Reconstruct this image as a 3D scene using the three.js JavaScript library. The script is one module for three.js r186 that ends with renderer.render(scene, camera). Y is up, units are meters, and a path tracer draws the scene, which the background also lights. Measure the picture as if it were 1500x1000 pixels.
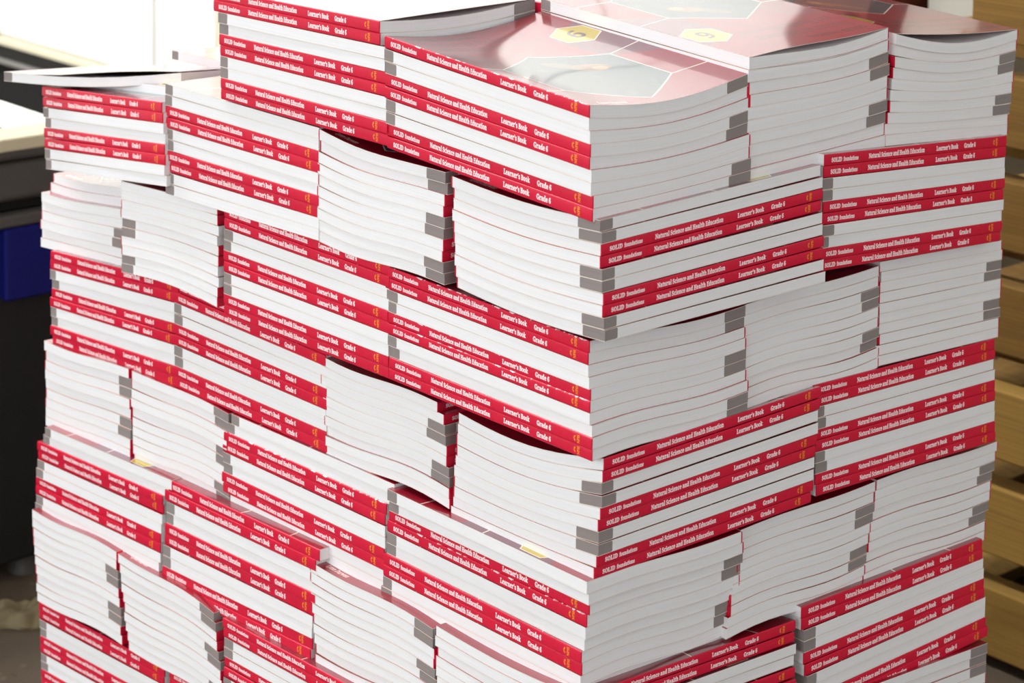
import * as THREE from 'three';
import { RectAreaLightUniformsLib } from 'three/addons/lights/RectAreaLightUniformsLib.js';
import { RoundedBoxGeometry } from 'three/addons/geometries/RoundedBoxGeometry.js';
import { mergeGeometries } from 'three/addons/utils/BufferGeometryUtils.js';

// ---------------------------------------------------------------- camera
const H = 0.885;                                  // the corner of the second tier stands this high above the floor
const scene = new THREE.Scene();
const F = 3150.9, PX = 750, PY = -207;            // focal length and principal point in pixels of the 1500 x 1000 frame (shifted lens)
const camera = new THREE.PerspectiveCamera(2 * Math.atan((1000 - PY) / F) * 180 / Math.PI, 1500 / (2 * (1000 - PY)), 0.05, 60);
camera.setViewOffset(1500, 2 * (1000 - PY), 0, 1000 - 2 * PY, 1500, 1000);
const CAM = new THREE.Vector3(1.272, 0.4437 + H, 1.2025);
const YAW = -0.8535, PITCH = -0.0852, ROLL = 0.0132;
const FW = new THREE.Vector3(Math.sin(YAW) * Math.cos(PITCH), Math.sin(PITCH), -Math.cos(YAW) * Math.cos(PITCH));
const R0 = new THREE.Vector3().crossVectors(FW, new THREE.Vector3(0, 1, 0)).normalize();
const U0 = new THREE.Vector3().crossVectors(R0, FW);
const RT = R0.clone().multiplyScalar(Math.cos(ROLL)).addScaledVector(U0, Math.sin(ROLL));
const UP = U0.clone().multiplyScalar(Math.cos(ROLL)).addScaledVector(R0, -Math.sin(ROLL));
camera.position.copy(CAM);
camera.up.copy(UP);
camera.lookAt(CAM.clone().add(FW));
camera.focus = 1.95;
camera.userData.fStop = 6.5;

const renderer = new THREE.WebGLRenderer({ antialias: true });
renderer.toneMapping = THREE.LinearToneMapping;
renderer.toneMappingExposure = 1.0;
renderer.shadowMap.enabled = true;
scene.background = new THREE.Color(0, 0, 0);

// ---------------------------------------------------------------- large lights
RectAreaLightUniformsLib.init();
function areaLight(w, h, pos, target, intensity, color = 0xffffff) {
  const l = new THREE.RectAreaLight(color, intensity, w, h);
  l.position.set(...pos); l.lookAt(...target); scene.add(l);
  return l;
}
const WIN = { x: -0.9, y: 2.1, z: 5.5, w: 7.6, h: 2.8, i: 3.15 };      // window wall that the long side of the pile faces
areaLight(WIN.w, WIN.h, [WIN.x, WIN.y, WIN.z - 0.12], [WIN.x, WIN.y, 0], WIN.i, 0xf6faff);
const ADDED_WIN2 = { x: 5, y: 2.1, z: 0.6, w: 6.0, h: 2.4, i: 1.17 };           // unseen fill source added as a window to lift the short side
areaLight(ADDED_WIN2.w, ADDED_WIN2.h, [ADDED_WIN2.x - 0.12, ADDED_WIN2.y, ADDED_WIN2.z], [0, ADDED_WIN2.y, ADDED_WIN2.z], ADDED_WIN2.i, 0xf2f7ff);
const ADDED_WASH = [[-4.2, 3.5, 0.3, 'machine'], [-2.5, 3.5, 0.3, 'locker']];   // unseen lamps added to brighten the white cabinet that the covers mirror
const WASH_I = 170;

// ---------------------------------------------------------------- helpers
let seed = 20240;
function rnd() { seed = (seed * 1664525 + 1013904223) >>> 0; return seed / 4294967296; }
const jit = (a) => (rnd() * 2 - 1) * a;
function ray(px, py) { return FW.clone().multiplyScalar(F).addScaledVector(RT, px - PX).addScaledVector(UP, PY - py); }
function onZ(p, z) { const d = ray(p[0], p[1]); return CAM.clone().addScaledVector(d, (z - CAM.z) / d.z); }
function onX(p, x) { const d = ray(p[0], p[1]); return CAM.clone().addScaledVector(d, (x - CAM.x) / d.x); }
function onY(p, y) { const d = ray(p[0], p[1]); return CAM.clone().addScaledVector(d, (y - CAM.y) / d.y); }
const taken = {};
function numbered(n) { const k = taken[n] = (taken[n] ?? -1) + 1; return k ? n + '_' + String(k).padStart(3, '0') : n; }
function shade(o) { o.castShadow = true; o.receiveShadow = true; return o; }
function mesh(name, geo, mat, parent) { const m = shade(new THREE.Mesh(geo, mat)); m.name = name; (parent || scene).add(m); return m; }
function thing(name, label, category, pos = [0, 0, 0], ry = 0, group) {
  const g = new THREE.Group(); g.name = numbered(name); g.position.set(...pos); g.rotation.y = ry;
  g.userData = { label, category }; if (group) g.userData.group = group; scene.add(g); return g;
}
function struct(name, geo, mat, label, category) {
  const m = mesh(name, geo, mat); m.userData = { kind: 'structure', label, category }; return m;
}
function box(x0, x1, y0, y1, z0, z1) { const g = new THREE.BoxGeometry(x1 - x0, y1 - y0, z1 - z0); g.translate((x0 + x1) / 2, (y0 + y1) / 2, (z0 + z1) / 2); return g; }
function rbox(x0, x1, y0, y1, z0, z1, r) { const g = new RoundedBoxGeometry(x1 - x0, y1 - y0, z1 - z0, 2, r); g.translate((x0 + x1) / 2, (y0 + y1) / 2, (z0 + z1) / 2); return g; }
function canvasTex(w, h, draw, repeat) {
  const c = document.createElement('canvas'); c.width = w; c.height = h; draw(c.getContext('2d'), w, h);
  const t = new THREE.CanvasTexture(c); t.colorSpace = THREE.SRGBColorSpace; t.anisotropy = 8;
  if (repeat) { t.wrapS = t.wrapT = THREE.RepeatWrapping; }
  return t;
}
function speckle(ctx, w, h, n, cols, r0, r1, alpha) {
  for (let i = 0; i < n; i++) {
    ctx.globalAlpha = alpha * (0.4 + 0.6 * rnd()); ctx.fillStyle = cols[Math.floor(rnd() * cols.length)];
    ctx.beginPath(); ctx.ellipse(rnd() * w, rnd() * h, r0 + rnd() * r1, (r0 + rnd() * r1) * 0.7, rnd() * 3, 0, 7); ctx.fill();
  }
  ctx.globalAlpha = 1;
}

// ---------------------------------------------------------------- room shell
const floorTex = canvasTex(1024, 1024, (c, w, h) => {
  c.fillStyle = '#57493a'; c.fillRect(0, 0, w, h);
  speckle(c, w, h, 500, ['#6a5a46', '#3d3328', '#75674f', '#2f2720'], 6, 60, 0.12);
  speckle(c, w, h, 5000, ['#8a7a60', '#2a231c', '#6b5c48'], 0.5, 2.5, 0.4);
}, true);
floorTex.repeat.set(5, 5);
const wallMat = new THREE.MeshStandardMaterial({ color: 0xdcdad2, roughness: 0.9 });
const wallMatGrey = new THREE.MeshStandardMaterial({ color: 0xa9a69d, roughness: 0.9 });
const X0 = -6, X1 = 5, Z0 = -4.2, Z1 = 5.5, CEIL = 4.2;
struct('floor', box(X0 - 0.2, X1 + 0.2, -0.2, 0, Z0 - 0.2, Z1 + 0.2), new THREE.MeshStandardMaterial({ map: floorTex, roughness: 0.75 }), 'dark brown worn concrete floor of the hall', 'floor');
struct('ceiling', box(X0 - 0.2, X1 + 0.2, CEIL, CEIL + 0.2, Z0 - 0.2, Z1 + 0.2), wallMat, 'white ceiling of the hall', 'ceiling');
struct('wall_back', box(X0, X1, 0, CEIL, Z0 - 0.2, Z0), wallMat, 'pale wall behind the cabinets', 'wall');
struct('wall_left', box(X0 - 0.2, X0, 0, CEIL, Z0 - 0.2, Z1 + 0.2), wallMat, 'pale wall on the machine side of the hall', 'wall');
{  // wall with an added fill window for the short side
  const z0 = ADDED_WIN2.z - ADDED_WIN2.w / 2, z1 = ADDED_WIN2.z + ADDED_WIN2.w / 2, y0 = ADDED_WIN2.y - ADDED_WIN2.h / 2, y1 = ADDED_WIN2.y + ADDED_WIN2.h / 2;
  struct('wall_right', mergeGeometries([box(X1, X1 + 0.2, 0, CEIL, Z0, z0), box(X1, X1 + 0.2, 0, CEIL, z1, Z1 + 0.2), box(X1, X1 + 0.2, 0, y0, z0, z1), box(X1, X1 + 0.2, y1, CEIL, z0, z1)]), wallMat, 'pale wall opposite the short side of the pile', 'wall');
  const w = struct('window_2', box(X1 + 0.08, X1 + 0.1, y0, y1, z0, z1), new THREE.MeshStandardMaterial({ color: 0xffffff, emissive: 0xfbfdff, emissiveIntensity: 0.6, roughness: 0.6 }), 'added unseen fill window that brightens the short side of the pile', 'window');
  const fr = [];
  for (let i = 0; i <= 5; i++) { const z = z0 + (z1 - z0) * i / 5; fr.push(box(X1, X1 + 0.06, y0, y1, z - 0.02, z + 0.02)); }
  mesh('window_frame', mergeGeometries(fr), wallMatGrey, w);
}
{
  const x0 = WIN.x - WIN.w / 2, x1 = WIN.x + WIN.w / 2, y0 = WIN.y - WIN.h / 2, y1 = WIN.y + WIN.h / 2;
  struct('wall_front', mergeGeometries([box(X0, x0, 0, CEIL, Z1, Z1 + 0.2), box(x1, X1, 0, CEIL, Z1, Z1 + 0.2), box(x0, x1, 0, y0, Z1, Z1 + 0.2), box(x0, x1, y1, CEIL, Z1, Z1 + 0.2)]), wallMat, 'pale wall with the wide window band', 'wall');
  const w = struct('window_1', box(x0, x1, y0, y1, Z1 + 0.08, Z1 + 0.1), new THREE.MeshStandardMaterial({ color: 0xffffff, emissive: 0xfbfdff, emissiveIntensity: 1.0, roughness: 0.6 }), 'wide band of bright daylight window', 'window');
  const fr = [];
  for (let i = 0; i <= 6; i++) { const x = x0 + (x1 - x0) * i / 6; fr.push(box(x - 0.02, x + 0.02, y0, y1, Z1 + 0.0, Z1 + 0.06)); }
  for (let i = 0; i <= 2; i++) { const y = y0 + (y1 - y0) * i / 2; fr.push(box(x0, x1, y - 0.02, y + 0.02, Z1 + 0.0, Z1 + 0.06)); }
  mesh('window_frame', mergeGeometries(fr), wallMatGrey, w);
}
for (const [x, y, z, by] of ADDED_WASH) {  // added fittings, out of view, that wash the cabinet front
  const g = thing('added_wash_light', `added unseen fitting that brightens the white cabinet, nearer the ${by}`, 'light', [x, y, z], 0, 'added lights for the white cabinet');
  mesh('housing', rbox(-0.6, 0.6, 0.02, 0.09, -0.16, 0.16, 0.01), wallMat, g);
  mesh('diffuser', box(-0.58, 0.58, 0.005, 0.02, -0.14, 0.14), new THREE.MeshStandardMaterial({ color: 0xffffff, emissive: 0xfffaf0, emissiveIntensity: 2.0 }), g);
  for (const s of [-0.4, 0.4]) { const rod = new THREE.CylinderGeometry(0.006, 0.006, CEIL - y - 0.09, 8); rod.translate(s, 0.09 + (CEIL - y - 0.09) / 2, 0); mesh('rod', rod, wallMatGrey, g); }
  areaLight(1.16, 0.28, [x, y, z], [x, 1.0, -1.8], WASH_I, 0xfdfcff);
}

// ---------------------------------------------------------------- book textures
const L = 0.2746, W = 0.1915;
const RED = '#d6173b';
function fit(c, text, x0, x1, base, size, font = 'serif', weight = 'bold') {
  c.save(); c.font = weight + ' ' + size + 'px ' + font; const m = c.measureText(text).width;
  c.translate(x0, base); c.scale((x1 - x0) / m, 1); c.fillText(text, 0, 0);
  c.lineWidth = size * 0.06; c.lineJoin = 'round'; c.strokeStyle = c.fillStyle; c.strokeText(text, 0, 0); c.restore();
}
function spineTexture(scuffs) {
  return canvasTex(2048, 88, (c, w, h) => {
    c.fillStyle = RED; c.fillRect(0, 0, w, h);
    speckle(c, w, h, 240, ['#d22840', '#b80c28'], 2, 14, 0.25);
    c.fillStyle = '#fff4f2';
    fit(c, 'SOLID', 0.034 * w, 0.088 * w, 62, 46);
    fit(c, 'foundations', 0.095 * w, 0.172 * w, 62, 44);
    fit(c, 'Natural Science and Health Education', 0.226 * w, 0.527 * w, 62, 50);
    fit(c, "Learner's Book", 0.593 * w, 0.716 * w, 62, 50);
    fit(c, 'Grade 6', 0.75 * w, 0.816 * w, 62, 50);
    // publisher's mark: letters set across the spine with a little sunburst
    c.fillStyle = '#f6b31e'; c.strokeStyle = '#f6b31e'; c.lineWidth = 3;
    c.save(); c.translate(0.946 * w, 76); c.rotate(-Math.PI / 2); c.font = 'bold 30px serif'; c.scale(64 / c.measureText('NPH').width, 1); c.fillText('NPH', 0, 0); c.restore();
    for (let k = 0; k < 9; k++) { const a = Math.PI * (0.5 + k / 8); c.beginPath(); c.moveTo(0.927 * w + Math.cos(a) * 5, 44 + Math.sin(a) * 8); c.lineTo(0.927 * w + Math.cos(a) * 16, 44 + Math.sin(a) * 22); c.stroke(); }
    if (scuffs) {
      c.fillStyle = '#fff6f2';
      for (let k = 0; k < scuffs; k++) { const x = rnd() * w, l = 6 + rnd() * 60; c.globalAlpha = 0.5 + 0.5 * rnd(); c.beginPath(); c.moveTo(x, 0); c.lineTo(x + l, 0); c.lineTo(x + l * (0.4 + 0.5 * rnd()), 2 + rnd() * 8); c.lineTo(x + l * 0.15, 2 + rnd() * 5); c.fill(); }
      c.globalAlpha = 1;
    }
  });
}
function hex(c, x, y, r, rot = 0) { c.beginPath(); for (let k = 0; k < 6; k++) { const a = rot + k * Math.PI / 3; c.lineTo(x + Math.cos(a) * r, y + Math.sin(a) * r); } c.closePath(); }
const coverTex = canvasTex(770, 1024, (c, w, h) => {          // spine on the left, head at the top
  const mm = h / 275;
  c.fillStyle = '#970d26'; c.fillRect(0, 0, w, h);
  speckle(c, w, h, 160, ['#a5152c', '#860a1f', '#9c2133'], 20, 70, 0.15);
  // pale honeycomb fields beside the picture
  c.fillStyle = '#77404e'; hex(c, 207 * mm, 108 * mm, 62 * mm, Math.PI / 2); c.fill();
  c.fillStyle = '#8a2836'; hex(c, -14 * mm, 128 * mm, 70 * mm, Math.PI / 2); c.fill();
  c.lineWidth = 1.6 * mm; c.strokeStyle = '#efe3d2'; c.lineJoin = 'round';
  const cx = 93 * mm, cy = 181 * mm, R = 80 * mm;
  c.save(); hex(c, cx, cy, R, Math.PI / 2); c.clip();
  c.fillStyle = '#2f4a50'; c.fillRect(0, 0, w, h);
  speckle(c, w, h, 150, ['#43666a', '#2b484e', '#587274', '#27464f'], 8, 44, 0.3);
  c.fillStyle = '#a96a3c'; c.globalAlpha = 0.75; c.beginPath(); c.ellipse(cx + 26 * mm, cy - 22 * mm, 20 * mm, 11 * mm, 0.5, 0, 7); c.fill();
  c.fillStyle = '#7d6a48'; c.beginPath(); c.ellipse(cx + 6 * mm, cy - 38 * mm, 22 * mm, 8 * mm, 0.9, 0, 7); c.fill();
  c.fillStyle = '#c79a70'; c.beginPath(); c.ellipse(cx + 32 * mm, cy - 16 * mm, 8 * mm, 6 * mm, 0.5, 0, 7); c.fill(); c.globalAlpha = 1;
  c.restore();
  hex(c, cx, cy, R, Math.PI / 2); c.stroke();
  for (const [a, l] of [[Math.PI / 6, 60], [Math.PI * 5 / 6, 40], [-Math.PI / 6, 60], [-Math.PI * 5 / 6, 40]]) { c.beginPath(); c.moveTo(cx + Math.cos(a) * R, cy + Math.sin(a) * R); c.lineTo(cx + Math.cos(a) * R + Math.sign(Math.cos(a)) * l * mm, cy + Math.sin(a) * R + (Math.sin(a) > 0 ? 6 : -6) * mm); c.stroke(); }
  // yellow grade badge by the fore edge
  c.fillStyle = '#c9ae1c'; hex(c, 181 * mm, 76 * mm, 26 * mm, Math.PI / 2); c.fill(); c.lineWidth = 1.3 * mm; c.stroke();
  c.fillStyle = '#5a5030'; c.font = 'bold ' + 30 * mm + 'px sans-serif'; c.textAlign = 'center'; c.fillText('6', 181 * mm, 87 * mm); c.textAlign = 'left';
  // title at the head, authors at the tail
  c.fillStyle = '#7c0c20';
  fit(c, 'Natural Science', 14 * mm, 150 * mm, 44 * mm, 20 * mm);
  fit(c, 'and Health Education', 14 * mm, 150 * mm, 66 * mm, 18 * mm);
  c.fillStyle = '#5c0614'; fit(c, 'SOLID', 14 * mm, 50 * mm, 22 * mm, 12 * mm, 'sans-serif'); fit(c, 'foundations', 53 * mm, 100 * mm, 22 * mm, 12 * mm);
  c.fillStyle = '#f3dccf'; c.save(); c.transform(1, 0, -0.25, 1, 0, 0); fit(c, 'Lynn Durwen', 86 * mm, 122 * mm, 269 * mm, 7 * mm, 'serif', ''); c.restore();
});
const backTex = canvasTex(385, 512, (c, w, h) => {
  c.fillStyle = '#970d26'; c.fillRect(0, 0, w, h); speckle(c, w, h, 120, ['#c41a34', '#a00c26'], 10, 40, 0.15);
});
// page edges: rows of the atlas = fore edge, tail, head, plain paper
const TABCOL = '#8f8683';
function edgeTexture(foreTab, tailTab) {
  return canvasTex(1024, 256, (c, w, h) => {
    c.fillStyle = '#efeff0'; c.fillRect(0, 0, w, h);
    for (let y = 0; y < 192; y++) { c.globalAlpha = 0.05 + 0.07 * rnd(); c.fillStyle = rnd() < 0.6 ? '#c8c8ca' : '#ffffff'; c.fillRect(0, y, w, 1); }
    for (let k = 0; k < 260; k++) { c.globalAlpha = 0.10 * rnd(); c.fillStyle = '#9a9a9e'; c.fillRect(rnd() * w, Math.floor(rnd() * 192), 40 + rnd() * 260, 1); }
    const tab = (x0, x1, y0) => {
      c.globalAlpha = 1; c.fillStyle = TABCOL;
      c.beginPath(); c.roundRect(x0, y0 + 3, x1 - x0, 58, 7); c.fill();
      for (let k = 0; k < 90; k++) { c.globalAlpha = 0.16 * rnd(); c.fillStyle = rnd() < 0.5 ? '#a79e9a' : '#6d6461'; c.fillRect(x0 + 3, y0 + 3 + Math.floor(rnd() * 58), x1 - x0 - 4, 1); }
      c.globalAlpha = 1;
    };
    tab(w * (1 - foreTab / L), w + 20, 0);            // fore edge, tail end
    tab(w * (1 - tailTab / W), w + 20, 64);           // tail, fore end
  });
}
const coverProps = { roughness: 0.3, clearcoat: 1.0, clearcoatRoughness: 0.07, ior: 1.5 };
const M = {
  spine: [0, 0, 26].map((s) => new THREE.MeshPhysicalMaterial({ map: spineTexture(s), roughness: 0.45, specularIntensity: 0.6, clearcoat: 0.2, clearcoatRoughness: 0.35 })),
  front: new THREE.MeshPhysicalMaterial({ map: coverTex, ...coverProps }),
  back: new THREE.MeshPhysicalMaterial({ map: backTex, ...coverProps }),
  pages: [edgeTexture(0.0145, 0.027), edgeTexture(0.0165, 0.028), edgeTexture(0.0135, 0.025)].map((map) => new THREE.MeshStandardMaterial({ map, roughness: 0.95 })),
  board: new THREE.MeshStandardMaterial({ color: 0xe9dfd2, roughness: 0.9 }),
};

// ---------------------------------------------------------------- book geometry
function grid(ns, nt, fn, out) {
  const b = out.p.length / 3;
  for (let i = 0; i <= ns; i++) for (let j = 0; j <= nt; j++) { const v = fn(i / ns, j / nt); out.p.push(v[0], v[1], v[2]); out.t.push(v[3], v[4]); }
  for (let i = 0; i < ns; i++) for (let j = 0; j < nt; j++) { const a = b + i * (nt + 1) + j, c = a + nt + 1; out.i.push(a, c, a + 1, c, c + 1, a + 1); }
}
function finish(o) {
  const g = new THREE.BufferGeometry();
  g.setAttribute('position', new THREE.Float32BufferAttribute(o.p, 3)); g.setAttribute('uv', new THREE.Float32BufferAttribute(o.t, 2)); g.setIndex(o.i); g.computeVertexNormals(); return g;
}
// d: { t, flip, bend(x,z), lift(x,z), nx, nz }
function bookParts(d) {
  const { t, flip, nx = 6, nz = 8 } = d, ct = 0.00042, l = L / 2, w = W / 2, rs = 0.0011;
  const put = (x, y, z, u, v) => { let X = x, Y = y; if (flip) { X = -x; Y = t - y; } return [X, Y + d.bend(X, z), z, u, v]; };
  const fore = d.fray || 0;                                   // pages sit this far inside the cover at the fore edge
  const pz0 = -w + fore, pz1 = w - rs, px = l - 0.0001, py0 = ct, py1 = t - ct;
  const blk = { p: [], t: [], i: [] }, yy = (q) => py0 + (py1 - py0) * q;
  const row = (k, q) => 1 - (k * 64 + 3 + (1 - q) * 58) / 256;
  grid(nx, 1, (a, b) => put(px - 2 * px * a, yy(b), pz0, 1 - a, row(0, b)), blk);                                         // fore edge
  grid(nz, 1, (a, b) => put(px, yy(b), pz1 + (pz0 - pz1) * a, a, row(1, b)), blk);                                        // tail
  grid(nz, 1, (a, b) => put(-px, yy(b), pz0 + (pz1 - pz0) * a, a, row(2, b)), blk);                                       // head
  grid(nx, nz, (a, b) => put(-px + 2 * px * a, py1, pz1 + (pz0 - pz1) * b, 0.1 + 0.6 * a, 0.05 + 0.1 * b), blk);          // top sheet
  grid(nx, nz, (a, b) => put(-px + 2 * px * a, py0, pz0 + (pz1 - pz0) * b, 0.1 + 0.6 * a, 0.05 + 0.1 * b), blk);
  for (let k = 2; k < 3; k++) grid(nx, 1, (a, b) => put(-px + 2 * px * a, yy(b), pz1, 0.1 + 0.6 * a, 0.05 + 0.1 * b), blk); // spine side
  const plate = (top) => {
    const face = { p: [], t: [], i: [] }, rim = { p: [], t: [], i: [] };
    const y0 = top ? t - ct : 0, y1 = top ? t : ct, lf = top && d.lift ? d.lift : () => 0, e = 0.00004;
    const P = (x, y, z, u, v) => { const r = put(x, y, z, u, v); r[1] += lf(flip ? -x : x, z); return r; };
    const z0 = -w - e, z1 = w - rs, xx = l + e;
    const U = (z) => (w - z) / W, V = (x) => 0.5 - x / L;
    grid(nx, nz, (a, b) => { const x = -xx + 2 * xx * a, z = z1 + (z0 - z1) * b; return P(x, y1, z, top ? U(z) : 1 - U(z), V(x)); }, face);
    grid(nx, nz, (a, b) => { const x = -xx + 2 * xx * a, z = z0 + (z1 - z0) * b; return P(x, y0, z, top ? U(z) : 1 - U(z), V(x)); }, face);
    grid(nx, 1, (a, b) => P(xx - 2 * xx * a, y0 + (y1 - y0) * b, z0, 0, 0), rim);
    grid(nz, 1, (a, b) => P(xx, y0 + (y1 - y0) * b, z1 + (z0 - z1) * a, 0, 0), rim);
    grid(nz, 1, (a, b) => P(-xx, y0 + (y1 - y0) * b, z0 + (z1 - z0) * a, 0, 0), rim);
    const nf = face.i.length, nb = face.p.length / 3;
    const o = { p: face.p.concat(rim.p), t: face.t.concat(rim.t), i: face.i.concat(rim.i.map((k) => k + nb)) };
    const g = finish(o); g.addGroup(0, nf, 0); g.addGroup(nf, rim.i.length, 1); return g;
  };
  const sp = { p: [], t: [], i: [] }, bul = 0.0002;
  const prof = [[0, w - rs, 0], [0.0003, w - 0.0004, 0.03], [0.0011, w, 0.1], [t / 2, w + bul, 0.5], [t - 0.0011, w, 0.9], [t - 0.0003, w - 0.0004, 0.97], [t, w - rs, 1]];
  const xs = l + 0.0002;
  grid(nx, prof.length - 1, (a, b) => { const q = prof[Math.round(b * (prof.length - 1))]; const r = put(-xs + 2 * xs * a, q[0], q[1], a, q[2]); if (d.lift && b > 0.6) r[1] += d.lift(flip ? xs - 2 * xs * a : -xs + 2 * xs * a, q[1]) * 0.5; return r; }, sp);
  for (const s of [-1, 1]) {                                  // end caps of the spine strip
    const b0 = sp.p.length / 3;
    for (const q of prof) { sp.p.push(...put(s * xs, q[0], q[1], 0, 0).slice(0, 3)); sp.t.push(0.01, 0.5); }
    for (let k = 1; k < prof.length - 1; k++) s > 0 ? sp.i.push(b0, b0 + k + 1, b0 + k) : sp.i.push(b0, b0 + k, b0 + k + 1);
  }
  return { pages: finish(blk), front: plate(true), back: plate(false), spine: finish(sp) };
}
const ORD = ['first', 'second', 'third', 'fourth', 'fifth', 'sixth', 'seventh', 'eighth', 'ninth', 'tenth'];
const rest = { pages: [], front: [], back: [], spine: [] };
let count = 0;
function placeBook(o) {
  // o: pos, theta (turn of the book), t, flip, def(X, Z) in stack axes, lift(X, Z), label, hidden, scuff, yaw
  const c = Math.cos(o.theta), s = Math.sin(o.theta);
  const wrap = (f) => f && ((x, z) => f(x * c + z * s, -x * s + z * c));
  const parts = bookParts({ t: o.t, flip: o.flip, bend: wrap(o.def), lift: wrap(o.lift), nx: o.hidden ? 1 : 6, nz: o.hidden ? 4 : 10, fray: o.fray });
  const ry = o.theta + (o.yaw || 0);
  if (o.hidden) {
    const m = new THREE.Matrix4().makeRotationY(ry).setPosition(...o.pos);
    for (const k in rest) { const g = parts[k]; g.clearGroups(); g.applyMatrix4(m); rest[k].push(g); }
    return;
  }
  count++;
  const g = thing('schoolbook', o.label, 'book', o.pos, ry, 'schoolbooks stacked crosswise in the big pile');
  mesh('page_block', parts.pages, M.pages[Math.floor(rnd() * 3)], g);
  mesh('front_cover', parts.front, [M.front, M.board], g);
  mesh('back_cover', parts.back, [M.back, M.board], g);
  mesh('spine', parts.spine, M.spine[o.scuff ? 2 : Math.floor(rnd() * 2)], g);
}
const lerp = (a, b, k) => a + (b - a) * k;
const TIER = ['top', 'second', 'third', 'fourth', 'fifth', 'sixth', 'seventh', 'eighth'];
const SPOT = {
  c: 'corner stack', l2: 'second stack along long side', l3: 'third stack along long side', l4: 'end stack of long side',
  s2: 'second stack along short side', s3: 'end stack of short side', i: 'inner stack behind long side',
};
// stacks whose outer face is measured: q = [TL, TR, BL, BR] on the photograph, code from the top book down,
// s / f = spine or fore edge turned outward (or towards the corner), capital = lying face down
function stack(S) {
  const onLeft = S.face === 'L', n = S.code.length;
  S.pl = (onLeft ? TZ : TX)[S.tier - 1] + (S.out || 0);
  const P = S.q.map((p) => (onLeft ? onZ(p, S.pl || 0) : onX(p, S.pl || 0)));
  const k = onLeft ? 'x' : 'z';
  const sl = (a, b) => (b.y - a.y) / (b[k] - a[k]);
  const top = { c: (P[0][k] + P[1][k]) / 2, y: (P[0].y + P[1].y) / 2, s: sl(P[0], P[1]) };
  const bot = { c: (P[2][k] + P[3][k]) / 2, y: (P[2].y + P[3].y) / 2, s: sl(P[2], P[3]) };
  let cr = S.cross || [0, 0];
  if (S.rq) { const Q = S.rq.map((p) => onX(p, TX[S.tier - 1])); cr = [(Q[1].y - Q[0].y) / (Q[1].z - Q[0].z), (Q[3].y - Q[2].y) / (Q[3].z - Q[2].z)]; }
  const depth = (S.axis === 'x') === onLeft ? W : L;
  const [bt, bb] = S.bend || [0, 0], [wt, wb] = S.wave || [0, 0];
  for (let j = 0; j < n; j++) {
    const unseen = S.only && !(j >= S.only[0] && j < S.only[1]);      // below the picture
    const ch = S.code[j], f0 = (n - 1 - j) / n, q = f0 + 0.5 / n;
    const pitch = (top.y - bot.y) / n, t = Math.min(pitch, 0.0124) - 0.00004 - 0.00012 * rnd();
    const dx = S.axis === 'x' ? (ch.toLowerCase() === 's' ? 0 : Math.PI) : (ch.toLowerCase() === 's' ? Math.PI / 2 : -Math.PI / 2);
    const su = lerp(bot.s, top.s, q), sv = lerp(cr[1], cr[0], q);
    const sh = (S.shift && S.shift[j]) || [0, 0];
    const along = lerp(bot.c, top.c, q) + jit(0.0012) + sh[0], outw = (S.pl || 0) - depth / 2 + jit(0.0004) - (rnd() < 0.22 ? 0.0006 + 0.0012 * rnd() : 0) + sh[1];
    const y = bot.y + (top.y - bot.y) * f0 - sv * (depth / 2);
    const A = lerp(bb, bt, q), B = lerp(wb, wt, q), Cw = jit(0.00005);
    const def = (X, Z) => {
      const [u, v] = onLeft ? [X, Z] : [Z, X];
      const wv = (S.axis === 'x' ? Z : X) / W;
      return su * u + sv * v + A * Math.cos(Math.PI * wv) + B * Math.sin(2 * Math.PI * wv) + Cw * Math.cos(2 * Math.PI * wv);
    };
    const ld = S.lift && S.lift[j];
    const short = (S.axis === 'x') !== onLeft, low = ch.toLowerCase();
    const look = !short ? (low === 's' ? 'red spine-out schoolbook' : 'white fore-edge-out schoolbook')
      : (((low === 'f') === onLeft) !== (ch !== low) ? 'schoolbook showing tabbed page ends' : 'schoolbook showing plain page ends');
    placeBook({
      pos: onLeft ? [along, y, outw] : [outw, y, along], theta: dx, t, flip: ch !== low, def, yaw: jit(0.003) + (S.yaw || 0),
      lift: ld && ((X, Z) => { const wv = (S.axis === 'x' ? Z : X) / W; return ld * Math.cos(Math.PI * wv); }),
      hidden: S.hidden || unseen, scuff: S.scuff && S.scuff.includes(j),
      label: `${look}, ${ORD[j]} from top, ${SPOT[S.spot]}, ${TIER[S.tier - 1]} tier`,
    });
  }
  if (S.rows) for (const [r, code] of S.rows) {                // hidden stacks behind, standing on the same levels
    const z = (S.pl || 0) - depth * r - depth / 2 - 0.004 * r;
    for (let j = 0; j < code.length; j++) {
      const m = code.length, f0 = (m - 1 - j) / 10, q = f0 + 0.05, low = code[j], pitch = (top.y - bot.y) / n * n / 10;
      const th = S.axis === 'x' ? (low === 's' ? 0 : Math.PI) : (low === 's' ? Math.PI / 2 : -Math.PI / 2);
      const su = lerp(bot.s, top.s, q);
      const vis = S.seen && S.seen[r] && j < S.seen[r];
      const lf = vis && j === 0 ? 0.006 : 0;
      placeBook({
        pos: [lerp(bot.c, top.c, q), bot.y + (top.y - bot.y) * f0, z], theta: th, t: pitch - 0.0003,
        def: (X) => su * X, hidden: !vis, yaw: jit(0.003), lift: lf ? (X, Z) => lf * Math.cos(Math.PI * Z / W) : undefined,
        label: `schoolbook ${ORD[j]} from top, ${r === 1 ? 'second' : 'third'} row behind long side, ${TIER[S.tier - 1]} tier`,
      });
    }
  }
}
const A10 = 'ssffssffss', B10 = 'ffssffssff';
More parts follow.
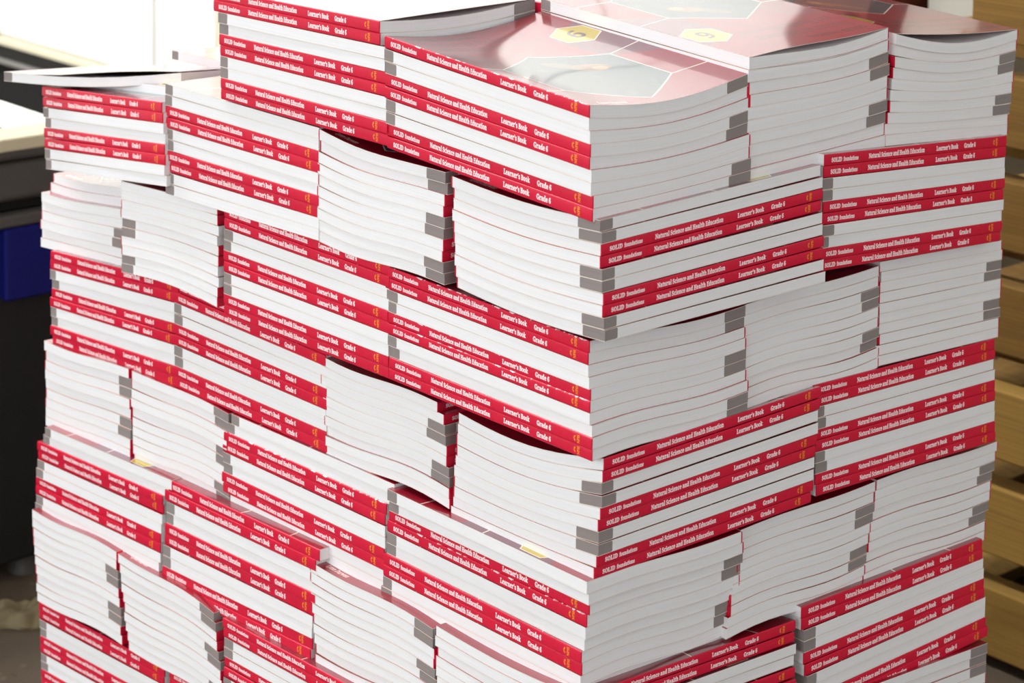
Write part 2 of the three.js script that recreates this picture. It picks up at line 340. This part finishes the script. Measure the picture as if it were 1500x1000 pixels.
// where the two outer faces of each tier stand
const TX = [0.0045, 0.0121, -0.004, -0.0019, -0.0113, -0.0045, 0.0001, 0.0051], TZ = [0.0078, 0.0044, -0.0006, -0.0135, -0.0107, 0.0006, 0.0085, 0.0036];
const STACKS = [
  // top tier
  { tier: 1, spot: 'c', axis: 'x', face: 'L', q: [[563, 52], [861, 153.5], [569, 218], [865, 325]], rq: [[861, 153.5], [1091, 108], [865, 325], [1091, 268]], code: 'sffssffss', bend: [-0.010, -0.001], scuff: [0] },
  { tier: 1, spot: 'l2', axis: 'x', face: 'L', q: [[318, -15], [564, 32], [324.5, 145.5], [567, 215]], code: A10, bend: [-0.006, 0], cross: [-0.02, 0], shift: { 0: [-0.008, 0], 1: [-0.008, 0] }, lift: { 0: 0.006 }, rows: [[1, 'ssffssffss'], [2, 'ffssffssff']], seen: { 1: 3, 2: 2 } },
  { tier: 1, spot: 's2', axis: 'x', face: 'R', q: [[1100, 84], [1304, 40], [1091, 268], [1298, 214]], code: B10, bend: [-0.006, 0], wave: [0.001, 0], cross: [-0.07, -0.045], lift: { 0: 0.006, 1: 0.001 } },
  { tier: 1, spot: 's3', axis: 'x', face: 'R', q: [[1309, 49], [1497, 42], [1298, 214], [1471, 198]], code: B10, bend: [-0.012, 0.001], cross: [-0.06, -0.04], lift: { 0: 0.009 } },
  // second tier
  { tier: 2, spot: 'c', axis: 'z', face: 'L', q: [[664, 258], [877, 322], [669, 421], [882, 500]], rq: [[877, 324], [1194, 244], [882, 500], [1195, 415]], code: B10, bend: [-0.004, -0.004] },
  { tier: 2, spot: 'l2', axis: 'z', face: 'L', q: [[467, 188], [651, 252], [463, 353], [650, 418]], code: B10, bend: [-0.005, -0.001], wave: [0.001, 0.002], rows: [[1, B10]] },
  { tier: 2, spot: 'l3', axis: 'x', face: 'L', q: [[244, 122], [465.5, 187], [247, 285], [463, 351]], code: B10, rows: [[1, B10], [2, 'ssffssff']] },
  { tier: 2, spot: 'l4', axis: 'x', face: 'L', q: [[62, 113], [239, 134], [71, 250], [244, 272]], code: 'fssffssff', yaw: -0.036, shift: { 0: [0.014, -0.035] }, rows: [[1, 'ssffs']] },
  { tier: 2, spot: 's3', axis: 'z', face: 'R', q: [[1211, 226], [1472, 199], [1198, 399.5], [1467, 353.5]], code: A10 },
  // third tier
  { tier: 3, spot: 'c', axis: 'x', face: 'L', q: [[570, 391], [854, 497], [574, 557], [862, 675]], rq: [[857, 497], [1087, 445], [862, 675], [1086, 604]], code: A10, wave: [0.001, 0.002], bend: [-0.003, 0], scuff: [0, 4, 5] },
  { tier: 3, spot: 'l2', axis: 'x', face: 'L', q: [[332, 303], [566, 386], [327, 461], [567, 555]], code: A10, rows: [[1, A10], [2, A10]] },
  { tier: 3, spot: 'l3', axis: 'z', face: 'L', q: [[178, 265], [318, 300], [179, 399], [319, 451]], code: 'ssFFSSFFSS', bend: [0, 0.006], rows: [[1, A10]] },
  { tier: 3, spot: 'l4', axis: 'z', face: 'L', out: -0.02, q: [[70, 256], [175, 276], [67, 363], [176, 393]], code: 'ffssffss', bend: [-0.004, 0.001], wave: [0.001, 0], shift: { 0: [0.006, -0.012], 1: [0.006, -0.009] }, rows: [[1, 'ffss']] },
  { tier: 3, spot: 's2', axis: 'x', face: 'R', q: [[1088, 447], [1287, 389], [1086, 604], [1287, 537.5]], code: B10, wave: [0.001, 0.003] },
  { tier: 3, spot: 's3', axis: 'x', face: 'R', q: [[1291, 383], [1470, 351], [1291, 535], [1457, 494]], code: B10 },
  // fourth tier
  { tier: 4, spot: 'c', axis: 'z', face: 'L', q: [[677, 607], [879, 670], [661, 756], [872, 850]], rq: [[879, 670], [1199, 563], [872, 850], [1178, 740]], code: A10, bend: [-0.010, -0.001], scuff: [] },
  { tier: 4, spot: 'l2', axis: 'z', face: 'L', q: [[468, 518], [648, 592], [479, 667], [659, 746]], code: A10, bend: [-0.002, 0.004], wave: [0.002, 0.002], rows: [[1, A10]], shift: { 0: [-0.008, 0] } },
  { tier: 4, spot: 'l3', axis: 'x', face: 'L', q: [[260, 413], [472, 503], [258, 567], [476, 663]], code: A10, rows: [[1, A10], [2, A10]] },
  { tier: 4, spot: 'l4', axis: 'x', face: 'L', q: [[76, 367], [258, 413], [76, 504], [258, 568]], code: A10, rows: [[1, A10], [2, A10]] },
  { tier: 4, spot: 's3', axis: 'z', face: 'R', q: [[1195, 564], [1455, 496], [1193, 728], [1458, 646]], code: A10 },
  // fifth tier
  { tier: 5, spot: 'c', axis: 'x', face: 'L', q: [[572, 712], [865, 848], [562, 876], [840, 1022]], rq: [[866, 848], [1084, 777], [840, 1022], [1067, 935]], code: B10, wave: [0.001, 0.003], scuff: [2, 3], shift: { 0: [0.004, 0.006], 1: [0.002, 0.002] } },
  { tier: 5, spot: 'l2', axis: 'x', face: 'L', q: [[328, 601], [566, 704], [326, 749], [560, 869]], code: B10, rows: [[1, B10], [2, B10]], shift: { 0: [0.012, 0], 1: [0.006, 0] }, scuff: [2] },
  { tier: 5, spot: 'l3', axis: 'z', face: 'L', q: [[191, 541], [334, 606], [192, 676], [338, 744]], code: B10, bend: [0.002, 0.004], wave: [0.001, 0.002], rows: [[1, B10]] },
  { tier: 5, spot: 'l4', axis: 'z', face: 'L', q: [[66, 499], [190, 540], [68, 623], [191, 673]], code: 'sffssffss', bend: [-0.002, 0.001], wave: [0.001, 0.001], rows: [[1, 'sffssffss']] },
  { tier: 5, spot: 's2', axis: 'x', face: 'R', q: [[1085, 776], [1285, 704], [1067, 935], [1260, 858]], code: B10, wave: [0.001, 0.003] },
  { tier: 5, spot: 's3', axis: 'x', face: 'R', q: [[1285, 703], [1462, 645], [1262, 856], [1442, 790]], code: B10, wave: [0.001, 0.002] },
  // sixth tier
  { tier: 6, spot: 'c', axis: 'z', face: 'L', q: [[642, 918], [841, 1017], [648, 1066], [840, 1190]], rq: [[843, 1016], [1158, 904], [840, 1190], [1150, 1075]], code: A10, only: [0, 7], bend: [-0.004, 0] },
  { tier: 6, spot: 'l2', axis: 'z', face: 'L', q: [[453, 821], [634, 921], [463, 972], [642, 1070]], code: B10, bend: [0.001, 0.002], wave: [0.002, 0.002], rows: [[1, B10]] },
  { tier: 6, spot: 'l3', axis: 'x', face: 'L', q: [[251, 704], [462, 803], [238, 860], [450, 965]], code: A10, rows: [[1, A10], [2, A10]], shift: { 1: [-0.004, 0] } },
  { tier: 6, spot: 'l4', axis: 'x', face: 'L', q: [[54, 619], [244, 699], [54, 750], [230, 836]], code: B10, rows: [[1, B10], [2, B10]], shift: { 0: [0.014, 0], 1: [0.008, 0] } },
  { tier: 6, spot: 's3', axis: 'z', face: 'R', q: [[1175, 889], [1436, 790], [1190, 1055], [1442, 933]], code: A10 },
  // seventh tier
  { tier: 7, spot: 'l2', axis: 'x', face: 'L', q: [[330, 906], [562, 1032], [336, 1050], [560, 1180]], code: A10, only: [0, 6], rows: [[1, A10], [2, A10]] },
  { tier: 7, spot: 'l3', axis: 'z', face: 'L', q: [[172, 809], [312, 897], [187, 951], [333, 1042]], code: B10, bend: [0.003, 0.004], wave: [0.002, 0.002], rows: [[1, B10]] },
  { tier: 7, spot: 'l4', axis: 'z', face: 'L', q: [[47, 745], [170, 808], [50, 877], [185, 948]], code: A10, bend: [0, 0.002], wave: [0.002, 0.002], rows: [[1, A10]] },
  { tier: 7, spot: 's3', axis: 'x', face: 'R', q: [[1266, 1008], [1449, 940], [1262, 1160], [1444, 1085]], code: 'sssffssffs', only: [0, 6] },
  // eighth tier
  { tier: 8, spot: 'l4', axis: 'x', face: 'L', q: [[55, 880], [243, 980], [60, 1003], [246, 1108]], code: A10 },
  { tier: 8, spot: 'l3', axis: 'x', face: 'L', q: [[254, 984], [462, 1092], [258, 1108], [462, 1220]], code: A10, only: [0, 2] },
];
for (const S of STACKS) stack(S);

// loose books on the low end of the pile
{
  const a = onY([8, 120], H - 0.033), b = onY([263, 122], H - 0.003);
  const ang = Math.atan2(-(b.z - a.z), b.x - a.x), mid = a.clone().add(b).multiplyScalar(0.5), sl = (b.y - a.y) / Math.hypot(b.x - a.x, b.z - a.z);
  const back = new THREE.Vector3(-Math.sin(ang), 0, -Math.cos(ang)).multiplyScalar(W / 2);
  placeBook({ pos: [mid.x + back.x, mid.y, mid.z + back.z], theta: Math.PI, yaw: ang, t: 0.0110, def: (X, Z) => sl * X + 0.10 * (Z - W / 2) - 0.006 * Math.cos(Math.PI * X / L) + 0.001, lift: (X) => 0.006 * Math.cos(Math.PI * Math.min(0.5, Math.max(-0.5, (X - 0.04) / 0.22))), label: 'loose schoolbook lying askew, jutting past the end of the pile on the second tier' });
  const p = onY([252, 88], H - 0.006);
  placeBook({ pos: [p.x + L / 2, H - 0.007, p.z - W / 2], theta: Math.PI, t: 0.0108, def: (X, Z) => 0.02 * X + 0.05 * Z, label: 'loose schoolbook lying behind the askew one, against the top tier' });
}

// hidden and out-of-frame books of the same pile, one object
function plain(cx, cz, y0, axis, code, pitch = 0.0106, skip = false) {
  if (skip) return;
  for (let j = 0; j < code.length; j++) {
    const low = code[j], th = axis === 'x' ? (low === 's' ? 0 : Math.PI) : (low === 's' ? Math.PI / 2 : -Math.PI / 2);
    placeBook({ pos: [cx, y0 + (code.length - 1 - j) * pitch, cz], theta: th, t: pitch - 0.0003, def: () => 0, hidden: true });
  }
}
{
  const y7 = H - 0.636, y8 = H - 0.744, ox = TX[6], oz = TZ[6];
  for (const z of [0, 1, 2]) { plain(ox - L / 2, oz - W / 2 - z * (W + 0.002), y7, 'x', A10, 0.0106, z === 2); if (z) { plain(-W * 2 - L / 2 - 0.005, -z * (W + 0.002) - W / 2, y8, 'x', A10); plain(-W * 2 - L * 1.5 - 0.01, -z * (W + 0.002) - W / 2, y8, 'x', A10); } }
  for (const z of [0, 1]) { plain(-W / 2, -L / 2 - z * (L + 0.003), y8, 'z', A10); plain(-W * 1.5 - 0.004, -L / 2 - z * (L + 0.003), y8, 'z', B10); }
  const g = thing('book_pile_core', 'covered inner and lowest schoolbooks of the big pile', 'books'); g.userData.kind = 'stuff';
  mesh('page_block', mergeGeometries(rest.pages), M.pages[0], g); mesh('front_cover', mergeGeometries(rest.front), M.front, g);
  mesh('back_cover', mergeGeometries(rest.back), M.back, g); mesh('spine', mergeGeometries(rest.spine), M.spine[0], g);
}
console.log('books', count);

// ---------------------------------------------------------------- wood
function woodTexture(base, dark, light) {
  return canvasTex(512, 256, (c, w, h) => {
    c.fillStyle = base; c.fillRect(0, 0, w, h);
    for (let k = 0; k < 260; k++) { c.globalAlpha = 0.05 + 0.14 * rnd(); c.strokeStyle = rnd() < 0.5 ? dark : light; c.lineWidth = 0.6 + rnd() * 2.4; const y = rnd() * h; c.beginPath(); c.moveTo(0, y); c.bezierCurveTo(w * 0.3, y + jit(9), w * 0.6, y + jit(9), w, y + jit(6)); c.stroke(); }
    for (let k = 0; k < 5; k++) { c.globalAlpha = 0.5; c.fillStyle = dark; c.beginPath(); c.ellipse(rnd() * w, rnd() * h, 7 + rnd() * 8, 4 + rnd() * 3, 0, 0, 7); c.fill(); }
    speckle(c, w, h, 40, [dark, light], 6, 40, 0.12);
  }, true);
}
const woodMats = [['#a8843a', '#6a4c1e', '#c4a052'], ['#97752f', '#5c4017', '#b3924a'], ['#836124', '#4c3511', '#a07e3c']].map(([a, b, c]) => new THREE.MeshStandardMaterial({ map: woodTexture(a, b, c), roughness: 0.85 }));
const deckGeo = rbox(-0.05, 0.05, 0.098, 0.118, -0.5, 0.5, 0.002), baseGeo = rbox(-0.05, 0.05, 0, 0.018, -0.5, 0.5, 0.002);
const stringGeo = rbox(-0.6, 0.6, 0.018, 0.112, -0.022, 0.022, 0.003), innerGeo = rbox(-0.6, 0.6, 0.018, 0.098, -0.022, 0.022, 0.003);
function pallet(x0, y, zFront, label, group, facing) {
  const g = thing('wooden_pallet', label, 'pallet', [x0 + 0.6, y, zFront - 0.5], 0, group);
  const wm = () => woodMats[Math.floor(rnd() * 3)];
  for (const z of [0.478, 0, -0.478]) { const m = mesh('stringer', facing ? stringGeo : innerGeo, wm(), g); m.position.z = z; }
  for (let k = 0; k < 10; k++) { const m = mesh('deck_board', deckGeo, wm(), g); m.scale.x = 1.12; m.position.set(-0.54 + k * 0.12, facing ? 0.02 : 0.02, facing ? -0.05 : 0); if (facing) m.scale.z = 0.9; }
  for (let k = 0; k < 5; k++) { const m = mesh('base_board', baseGeo, wm(), g); m.position.set(-0.545 + k * 0.2725, 0, facing ? -0.05 : 0); if (facing) m.scale.z = 0.9; }
  return g;
}
// stack of pallets standing behind the short side
const PZ = -1.13, px0 = onZ([1426, 60], PZ).x;
for (let k = 0; k < 9; k++) pallet(px0 - (k < 6 ? 0.2 : 0) + jit(0.012), k * 0.1395, PZ + jit(0.008), `weathered wooden pallet, ${ORD[k]} from the floor in the tall pallet stack`, 'stacked wooden pallets', true);
// pallet that carries the pile
{
  const g = pallet(-1.06, 0, 0.07, 'wooden pallet carrying the pile of schoolbooks', undefined, false); g.scale.set(0.755, 1.0, 0.56); g.position.set(-0.465, 0, -0.277);
}

// ---------------------------------------------------------------- white cabinet behind
{
  const z = -1.8, white = new THREE.MeshStandardMaterial({ color: 0xf3f2ec, roughness: 0.5 }), cream = new THREE.MeshStandardMaterial({ color: 0xe6e0c4, roughness: 0.6 });
  const dark = new THREE.MeshStandardMaterial({ color: 0x3a3a38, roughness: 0.7 }), black = new THREE.MeshStandardMaterial({ color: 0x0c0c0c, roughness: 0.8 }), grey = new THREE.MeshStandardMaterial({ color: 0x8d8b86, roughness: 0.6 });
  const yb = onZ([75, 74], z).y, x1 = onZ([1185, 0], z).x, xs = onZ([225, 40], z).x, xe = onZ([318, 40], z).x, top = 3.3;
  const yR = onZ([0, 88], z).y;
  const g = thing('white_cabinet', 'tall white cabinet with dark plinth behind the pile', 'cabinet', [0, 0, z]);
  mesh('carcass', box(-5.6, x1, yb, top, -0.5, -0.022), grey, g);
  const doors = [[-5.598, -4.785], [-4.775, xs - 0.006], [xs + 0.006, xe - 0.01], [xe + 0.03, x1 - 0.56], [x1 - 0.55, x1 - 0.005]];
  for (const [a, b] of doors) mesh('door', rbox(a, b, yb + 0.004, top, -0.02, 0, 0.004), white, g);
  mesh('divider', box(xe - 0.008, xe + 0.028, yb, top, -0.02, -0.006), cream, g);
  mesh('bottom_rail', rbox(-5.6, x1, yb - 0.022, yb, -0.02, 0.012, 0.004), cream, g);
  mesh('plinth', box(-5.6, x1, yR, yb - 0.022, -0.4, -0.03), dark, g);
  mesh('rail', rbox(-5.6, x1, yR - 0.014, yR, -0.03, -0.01, 0.003), grey, g);
  mesh('base', box(-5.6, x1, 0.0, yR - 0.014, -0.4, -0.04), black, g);
  const p = onZ([-2, 49], z); mesh('handle', rbox(p.x - 0.03, p.x + 0.008, p.y - 0.012, p.y + 0.012, 0, 0.02, 0.004), new THREE.MeshStandardMaterial({ color: 0xb89a3a, roughness: 0.4 }), g);
  // brown locker and grey post beyond the cabinet
  const b0 = onZ([1190, 0], z).x, b1 = onZ([1308, 5], z).x, b2 = onZ([1332, 5], z).x, b3 = onZ([1440, 5], z).x;
  const lk = thing('brown_locker', 'narrow red-brown locker between white cabinet and grey post', 'locker', [b0 + 0.01, 0, z]);
  const brown = new THREE.MeshStandardMaterial({ color: 0x6e2a14, roughness: 0.6 });
  mesh('carcass', box(0, b1 - b0 - 0.01, 0.0, 2.2, -0.45, -0.02), brown, lk);
  mesh('door', rbox(0.003, b1 - b0 - 0.013, 0.05, 2.195, -0.02, 0, 0.003), brown, lk);
  const lh = rbox(b1 - b0 - 0.05, b1 - b0 - 0.035, 1.0, 1.14, 0, 0.02, 0.004); mesh('handle', lh, black, lk);
  const po = thing('grey_post', 'pale grey square post beside the pallet stack', 'post', [b2, 0, z - 0.05]);
  mesh('shaft', rbox(0, b3 - b2, 0, CEIL, -0.2, 0, 0.006), new THREE.MeshStandardMaterial({ color: 0xb5b2a6, roughness: 0.8 }), po);
  mesh('foot', box(-0.01, b3 - b2 + 0.01, 0, 0.06, -0.21, 0.01), grey, po);
}

// ---------------------------------------------------------------- dark machine at the low end of the pile
{
  const x = -1.47, yT = onX([0, 204], x).y, zb = onY([0, 143], yT).z;
  const grey = new THREE.MeshStandardMaterial({ color: 0x4a4844, roughness: 0.6 }), black = new THREE.MeshStandardMaterial({ color: 0x0b0b0b, roughness: 0.8 });
  const white = new THREE.MeshStandardMaterial({ color: 0xf1f0ea, roughness: 0.5 }), cream = new THREE.MeshStandardMaterial({ color: 0xcfc7a8, roughness: 0.6 }), blue = new THREE.MeshPhysicalMaterial({ color: 0x050d62, roughness: 0.6, specularIntensity: 0.5 });
  const zf = 0.55, y1 = onX([0, 240], x).y, y2 = onX([0, 302], x).y, y3 = onX([0, 318], x).y;
  const g = thing('dark_machine', 'low dark grey machine with white top tray and blue front panel', 'machine', [x, 0, 0]);
  mesh('body', rbox(-0.9, -0.012, 0.03, y3, zb, zf, 0.01), black, g);
  mesh('rim_band', rbox(-0.9, 0.0, y1, yT - 0.012, zb, zf, 0.012), grey, g);
  mesh('upper_band', rbox(-0.9, -0.008, y2, y1 - 0.002, zb, zf, 0.012), grey, g);
  mesh('recess', box(-0.88, -0.03, y3, y2, zb, zf - 0.01), black, g);
  mesh('frame_band', rbox(-0.3, 0.0, y3 - 0.02, y3, zb, zf, 0.006), grey, g);
  mesh('tray', box(-0.9, -0.05, yT - 0.02, yT - 0.004, zb, zf), white, g);
  const s0 = onY([24, 192], yT);
  mesh('tray_rim', rbox(-0.07, 0.004, yT - 0.02, yT, zb, zf, 0.004), cream, g);
  mesh('slot', box(s0.x - x - 0.06, s0.x - x, yT - 0.003, yT - 0.002, s0.z, s0.z + 0.25), black, g);
  const pa = onX([5, 337], x), pb = onX([5, 442], x);
  const pan = mesh('front_panel', rbox(-0.02, 0.006, pb.y, pa.y, Math.max(pa.z - 0.45, zb + 0.02), pa.z, 0.005), blue, g); pan.userData.label = 'dark blue panel';
  for (const [zz, xx] of [[zf - 0.05, -0.05], [zb + 0.08, -0.05], [zf - 0.05, -0.85], [zb + 0.08, -0.85]]) { const f = new THREE.CylinderGeometry(0.02, 0.025, 0.04, 12); f.translate(xx, 0.02, zz); mesh('foot', f, grey, g); }
}

// ---------------------------------------------------------------- crumpled wrapping on the floor
{
  const p = onY([32, 906], 0.0), N = 22, pos = [], idx = [];
  const hh = (i, j) => { const a = i / N, b = j / N; const e = Math.min(a, 1 - a, b, 1 - b) * 6; return 0.008 + Math.min(1, e) * (0.022 + 0.02 * Math.sin(a * 11 + b * 4) * Math.cos(b * 9 - a * 3) + 0.012 * Math.sin(a * 23 + b * 17)); };
  for (const s of [1, -1]) for (let i = 0; i <= N; i++) for (let j = 0; j <= N; j++) { const a = i / N - 0.5, b = j / N - 0.5; const k = 1 + 0.12 * Math.sin(6 * Math.atan2(b, a)); pos.push(a * 0.11 * k, Math.max(0.0008, 0.45 * hh(i, j) + (s > 0 ? 0 : -0.003)) - (s > 0 ? 0 : 0.0006), b * 0.07 * k); }
  const m = (N + 1) * (N + 1);
  for (let i = 0; i < N; i++) for (let j = 0; j < N; j++) { const a = i * (N + 1) + j, c = a + N + 1; idx.push(a, a + 1, c, c, a + 1, c + 1, m + a, m + c, m + a + 1, m + c, m + c + 1, m + a + 1); }
  const g = new THREE.BufferGeometry(); g.setAttribute('position', new THREE.Float32BufferAttribute(pos, 3)); g.setIndex(idx); g.computeVertexNormals();
  const o = mesh('crumpled_wrapping', g, new THREE.MeshStandardMaterial({ color: 0x7d7152, roughness: 0.7, side: THREE.DoubleSide }));
  o.position.set(p.x, 0, p.z); o.rotation.y = 0.9; o.userData = { label: 'crumpled beige wrapping lying on the dark floor by the machine', category: 'wrapping' };
}
scene.traverse((o) => { if (o.isMesh) { o.castShadow = true; o.receiveShadow = true; } });
renderer.render(scene, camera);
